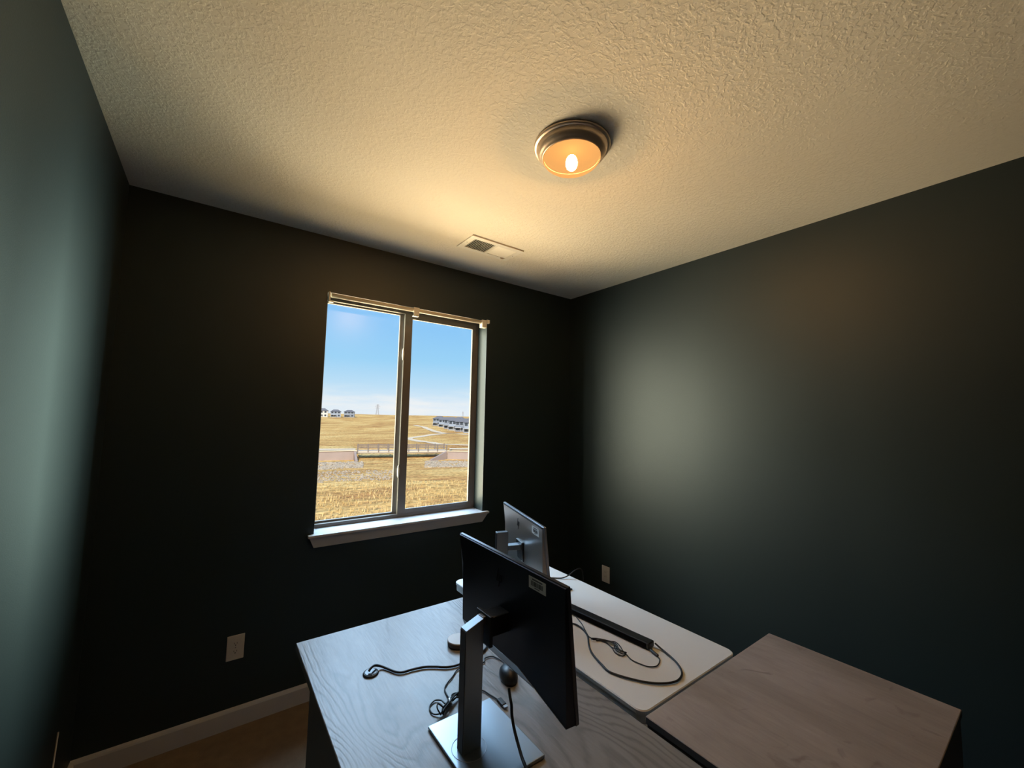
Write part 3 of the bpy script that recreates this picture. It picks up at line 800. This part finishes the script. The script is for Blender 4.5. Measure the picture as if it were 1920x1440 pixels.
abutment('long pinkish concrete wall at the left end of the footbridge', pz(4, 70.9), pz(15.5, 71.2), -4.22, -5.62, ((*pz(15.5, 71.2), 0), (*pz(15.75, 67.2), 0)))
abutment('pinkish concrete wall at the right end of the footbridge', pz(27.35, 71.2), pz(36, 70.9), -4.30, -5.62, ((*pz(27.3, 71.2), 0), (*pz(25.2, 67.5), 0)))

def strip(name, pts, w, label, m='path', lift=.06):
    P = smooth_pts([pol(a, r) for a, r in pts], 10); bm = BM(); rows = []
    for i, p in enumerate(P):
        t = (P[min(i+1, len(P)-1)]-P[max(i-1, 0)]); s = Vector((t.y, -t.x, 0)).normalized()
        row = []
        for k in (-1, -.5, 0, .5, 1):
            q = p + s*w/2*k; row.append(bm.verts.new((q.x, q.y, ground(q.x, q.y)+lift)))
        rows.append(row)
    for a, b in zip(rows, rows[1:]):
        for k in range(4): bm.faces.new((a[k], a[k+1], b[k+1], b[k]))
    o = obj(name, bm, m); tag(o, label, 'path'); return o
strip('footpath', [(33, 138), (30, 143), (28.2, 148), (27.0, 147), (25.2, 137), (23.6, 128), (22.15, 121), (22.0, 118), (22.6, 113), (24.4, 103), (26.4, 94), (28.5, 91), (33, 90)], 2.6, 'pale footpath bending back on itself on the slope right of the bridge')
strip('footpath', [(22.9, 207), (24.2, 186), (25.4, 165), (26.6, 150), (27.2, 147.6)], 2.6, 'pale footpath climbing the hill towards the grey houses', lift=.1)
strip('footpath', [(2, 76.5), (8, 75.8), (12, 75.4), (15.4, 75.2)], 3.2, 'level pale path leading to the left end of the footbridge')
strip('footpath', [(27.6, 76.2), (30, 76.2), (33, 76.5), (37, 77)], 3.2, 'level pale path leading away from the right end of the footbridge')

def stones(name, az0, az1, r0, r1, n, s0, s1, m, label, cat, flat=.7):
    rnd = random.Random(n); bm = BM()
    for i in range(n):
        az = rnd.uniform(az0, az1); r = rnd.uniform(r0, r1); s = rnd.uniform(s0, s1)
        c = pol(az, r, s*.15)
        v0 = len(bm.verts)
        bmesh.ops.create_icosphere(bm, subdivisions=1, radius=s, matrix=Matrix.Translation(c) @ Matrix.Rotation(rnd.uniform(0, 6), 4, 'Z'))
        bm.verts.ensure_lookup_table()
        for v in bm.verts[v0:]:
            d = v.co - c; d *= rnd.uniform(.7, 1.2); d.z *= flat; v.co = c + d
    o = obj(name, bm, m); tag(o, label, cat, kind='stuff')
stones('riprap', 9, 16.4, 57, 67.2, 900, .07, .24, 'rock', 'grey riprap stones piled below the left concrete wall', 'rocks')
stones('riprap', 24.4, 33, 57, 67.4, 1000, .07, .24, 'rock', 'grey riprap stones piled below the right concrete wall', 'rocks')
stones('riprap', 9, 21.8, 43, 54, 700, .05, .16, 'rock', 'scattered pale stones across the grass left of the window bar', 'rocks')
def tufts(name, az0, az1, r0, r1, n, h0, h1, label):
    rnd = random.Random(n+1); bm = BM()
    for i in range(n):
        az = rnd.uniform(az0, az1); r = rnd.uniform(r0, r1); c = pol(az, r, -.03)
        for k in range(5):
            a = rnd.uniform(0, 6.28); h = rnd.uniform(h0, h1); w = h*.10
            tip = c + Vector((math.cos(a)*h*.45, math.sin(a)*h*.45, h)); sd = Vector((-math.sin(a), math.cos(a), 0))*w
            bm.faces.new([bm.verts.new(c+sd), bm.verts.new(c-sd), bm.verts.new(tip)])
    tag(obj(name, bm, 'scrub'), label, 'grass', kind='stuff')
tufts('grass', 5, 36, 19, 42, 2600, .12, .34, 'dry straw coloured grass tufts on the near slope outside')

def house(label, az, r, w, d, h, rh, rz, wm, group, storeys=2):
    p = pol(az, r, -.5)
    t = thing('house', label, 'house', p, rz, group)
    bm = BM(); add_box(bm, (-w/2, -d/2, 0), (w/2, d/2, h)); obj('wall', bm, wm, t)
    bm = BM(); o = .45
    A = [(-w/2-o, -d/2-o, h), (w/2+o, -d/2-o, h), (w/2+o, d/2+o, h), (-w/2-o, d/2+o, h)]
    rx = w/2*.45
    v = [bm.verts.new(q) for q in A] + [bm.verts.new((-rx, 0, h+rh)), bm.verts.new((rx, 0, h+rh))]
    for f in ((0,1,5,4),(1,2,5),(2,3,4,5),(3,0,4),(3,2,1,0)): bm.faces.new([v[i] for i in f])
    obj('roof', bm, 'hroof', t)
    for s in range(storeys):
        zz = .9 + s*h/storeys
        for k in (-.34, -.02, .30):
            bm = BM(); add_box(bm, (k*w-.55, -d/2-.06, zz), (k*w+.55, -d/2+.02, zz+1.1)); wn = obj('window', bm, 'hwin', t)
            bm = BM(); add_box(bm, (k*w-.65, -d/2-.05, zz-.12), (k*w+.65, -d/2-.01, zz)); obj('sill', bm, 'htrim', wn)
    bm = BM(); add_box(bm, (-w*.5, -d/2-1.4, h*.46), (w*.05, -d/2, h*.5)); add_box(bm, (-w*.48, -d/2-1.35, 0), (-w*.46, -d/2-1.25, h*.46)); add_box(bm, (0, -d/2-1.35, 0), (w*.02, -d/2-1.25, h*.46)); obj('porch', bm, 'htrim', t)
for i, (az, r, w, h, rh, m_, lb) in enumerate([
        (9.2, 286, 8, 4.0, 1.5, 'hwall3', 'grey house at the left end of the hilltop row'),
        (11.2, 283, 6.8, 4.3, 1.6, 'hwall', 'pale house beside the window frame on the hilltop'),
        (12.8, 285, 6.0, 3.9, 1.4, 'hwall3', 'grey house in the middle of the hilltop row'),
        (14.45, 287, 6.2, 3.9, 1.3, 'hwall2', 'dark blue grey house at the right end of the hilltop row')]):
    house(lb, az, r, w, 7, h, rh, R(-az+random.uniform(-3, 3)), m_, 'houses on the hilltop')
rows = [(26.15, 208, 'hwall2'), (27.0, 196, 'hwall3'), (27.8, 184, 'hwall2'), (28.5, 172, 'hwall3'), (29.5, 163.5, 'hwall2'), (30.75, 155, 'hwall3'), (32.4, 147, 'hwall2'), (28.9, 205, 'hwall3'), (30.4, 190, 'hwall2')]
names = ['farthest blue grey house of the row climbing the slope', 'pale grey house second from the far end of the sloping row', 'blue grey house third from the far end of the sloping row',
         'pale grey house in the middle of the sloping row', 'blue grey house below the middle of the sloping row', 'pale grey house near the low end of the sloping row',
         'blue grey house at the low end of the sloping row', 'pale grey house behind the middle of the sloping row', 'blue grey house behind the low end of the sloping row']
for (az, r, m_), lb in zip(rows, names):
    house(lb, az, r, 5.0, 5.6, 4.3 if r < 190 else 3.9, 1.35, R(-az-18), m_, 'grey houses on the right slope')

def tower(label, az, r, h):
    p = pol(az, r, -.3); t = thing('transmission_tower', label, 'tower', p, R(-az+10))
    bm = BM(); b = h*.13; tw = h*.045
    C4 = [(-1,-1),(1,-1),(1,1),(-1,1)]
    def c(k, z): s = b+(tw-b)*min(1, z/(h*.75)); return Vector((C4[k][0]*s, C4[k][1]*s, z))
    zs = [0, h*.2, h*.38, h*.54, h*.66, h*.78, h*.9, h]
    for k in range(4):
        for z0, z1 in zip(zs, zs[1:]):
            add_beam(bm, c(k, z0), c(k, z1), h*.014); add_beam(bm, c(k, z0), c((k+1)%4, z1), h*.009); add_beam(bm, c(k, z1), c((k+1)%4, z1), h*.009)
    obj('lattice', bm, 'steel', t)
    for z, w in ((h*.66, .20), (h*.80, .24), (h*.94, .18)):
        bm = BM(); add_beam(bm, (-h*w, 0, z), (h*w, 0, z), h*.018); add_beam(bm, (-h*w, 0, z), (0, 0, z+h*.05), h*.010); add_beam(bm, (h*w, 0, z), (0, 0, z+h*.05), h*.010)
        for s in (-1, 1): add_beam(bm, (s*h*w*.95, 0, z), (s*h*w*.95, 0, z-h*.045), h*.010)
        obj('cross_arm', bm, 'steel', t)
tower('tall lattice power tower on the horizon in the left pane', 17.9, 402, 9.8)
tower('small lattice power tower above the grey houses', 29.3, 430, 5.4)

# ------------------------------------------------------------------ camera
cam = bpy.data.cameras.new('camera'); co = bpy.data.objects.new('camera', cam); COL.objects.link(co)
cam.sensor_width = 36; cam.sensor_fit = 'HORIZONTAL'; cam.lens = 763.0/1920*36
cam.clip_start = .02; cam.clip_end = 3000
r_, u_, f_ = Vector((.807041, -.590153, .020119)), Vector((-.065181, -.055169, .996347)), Vector((.586888, .805404, .082991))
mw = Matrix(((r_.x, u_.x, -f_.x, 0), (r_.y, u_.y, -f_.y, 0), (r_.z, u_.z, -f_.z, 1.635), (0, 0, 0, 1)))
co.matrix_world = mw
sc.camera = co

# ------------------------------------------------------------------ light
w = bpy.data.worlds.new('sky'); sc.world = w; w.use_nodes = True
nt = w.node_tree; nt.nodes.clear()
out = nt.nodes.new('ShaderNodeOutputWorld'); bg = nt.nodes.new('ShaderNodeBackground')
tc = nt.nodes.new('ShaderNodeTexCoord'); sx = nt.nodes.new('ShaderNodeSeparateXYZ')
nt.links.new(tc.outputs['Generated'], sx.inputs[0])
rp = nt.nodes.new('ShaderNodeValToRGB'); el = rp.color_ramp.elements
el[0].position = 0.0; el[0].color = (.86, .93, 1, 1)
el[1].position = 1.0; el[1].color = (.14, .36, .86, 1)
for p, c in ((.02, (.84, .92, 1, 1)), (.07, (.56, .80, 1.0, 1)), (.13, (.36, .70, 1, 1)), (.25, (.25, .58, 1, 1))):
    x = el.new(p); x.color = c
nt.links.new(sx.outputs['Z'], rp.inputs[0])
mp = nt.nodes.new('ShaderNodeMapping'); mp.inputs['Scale'].default_value = (4, 4, 26)
nt.links.new(tc.outputs['Generated'], mp.inputs[0])
cn = N(nt, 'ShaderNodeTexNoise', Scale=1.6, Detail=6., Roughness=.6); nt.links.new(mp.outputs[0], cn.inputs['Vector'])
cm = nt.nodes.new('ShaderNodeMapRange'); cm.inputs['From Min'].default_value = .42; cm.inputs['From Max'].default_value = .62
nt.links.new(cn.outputs['Fac'], cm.inputs['Value'])
lo = nt.nodes.new('ShaderNodeMapRange'); lo.inputs['From Min'].default_value = .075; lo.inputs['From Max'].default_value = .02; lo.inputs['To Max'].default_value = .9
nt.links.new(sx.outputs['Z'], lo.inputs['Value'])
ml = N(nt, 'ShaderNodeMath', operation='MULTIPLY'); nt.links.new(cm.outputs[0], ml.inputs[0]); nt.links.new(lo.outputs[0], ml.inputs[1])
mx = nt.nodes.new('ShaderNodeMix'); mx.data_type = 'RGBA'; mx.inputs['B'].default_value = (.97, .97, .97, 1)
nt.links.new(ml.outputs[0], mx.inputs['Factor']); nt.links.new(rp.outputs[0], mx.inputs['A'])
nt.links.new(mx.outputs['Result'], bg.inputs[0]); bg.inputs[1].default_value = 1.0
nt.links.new(bg.outputs[0], out.inputs[0])

def light(name, kind, loc, d, energy, col, **kw):
    L = bpy.data.lights.new(name, kind); L.energy = energy; L.color = col
    for k, v in kw.items(): setattr(L, k, v)
    o = bpy.data.objects.new(name, L); COL.objects.link(o); o.location = loc
    o.rotation_euler = Vector(d).to_track_quat('-Z', 'Y').to_euler(); return o
light('sun', 'SUN', (0, -20, 30), (.45, .75, -.62), 5.9, (1, .90, .73), angle=R(.6))
# area lamps added out of view beyond the window, boosting the daylight indoors
def aim(loc): return Vector((1.1, 2.7, 1.65)) - Vector(loc)
light('sky_fill', 'AREA', (1.1, 6.6, 6.2), (0, -.75, -1), 2700, (.50, .74, 1.0), shape='RECTANGLE', size=9, size_y=5)
light('slope_fill', 'AREA', (1.1, 6.0, -1.6), (0, -.55, 1), 620, (1.0, .76, .46), shape='RECTANGLE', size=10, size_y=5)
light('far_slope_fill', 'AREA', (1.1, 11.0, -3.6), (0, -1, .75), 4700, (1.0, .77, .47), shape='RECTANGLE', size=14, size_y=4)
light('east_fill', 'AREA', (11.5, 7.5, 2.0), aim((11.5, 7.5, 2.0)), 9500, (.74, 1.0, .86), shape='RECTANGLE', size=8, size_y=8)
light('west_fill', 'AREA', (-8.5, 8.5, 1.8), aim((-8.5, 8.5, 1.8)), 7200, (1.0, .97, .70), shape='RECTANGLE', size=10, size_y=10)

sc.view_settings.view_transform = 'Standard'; sc.view_settings.look = 'None'
sc.view_settings.exposure = 0; sc.view_settings.gamma = 1; sc.view_settings.use_curve_mapping = False
sc.cycles.use_denoising = True
sc.cycles.max_bounces = 10; sc.cycles.diffuse_bounces = 5; sc.cycles.transparent_max_bounces = 12
sc.cycles.sample_clamp_indirect = 4
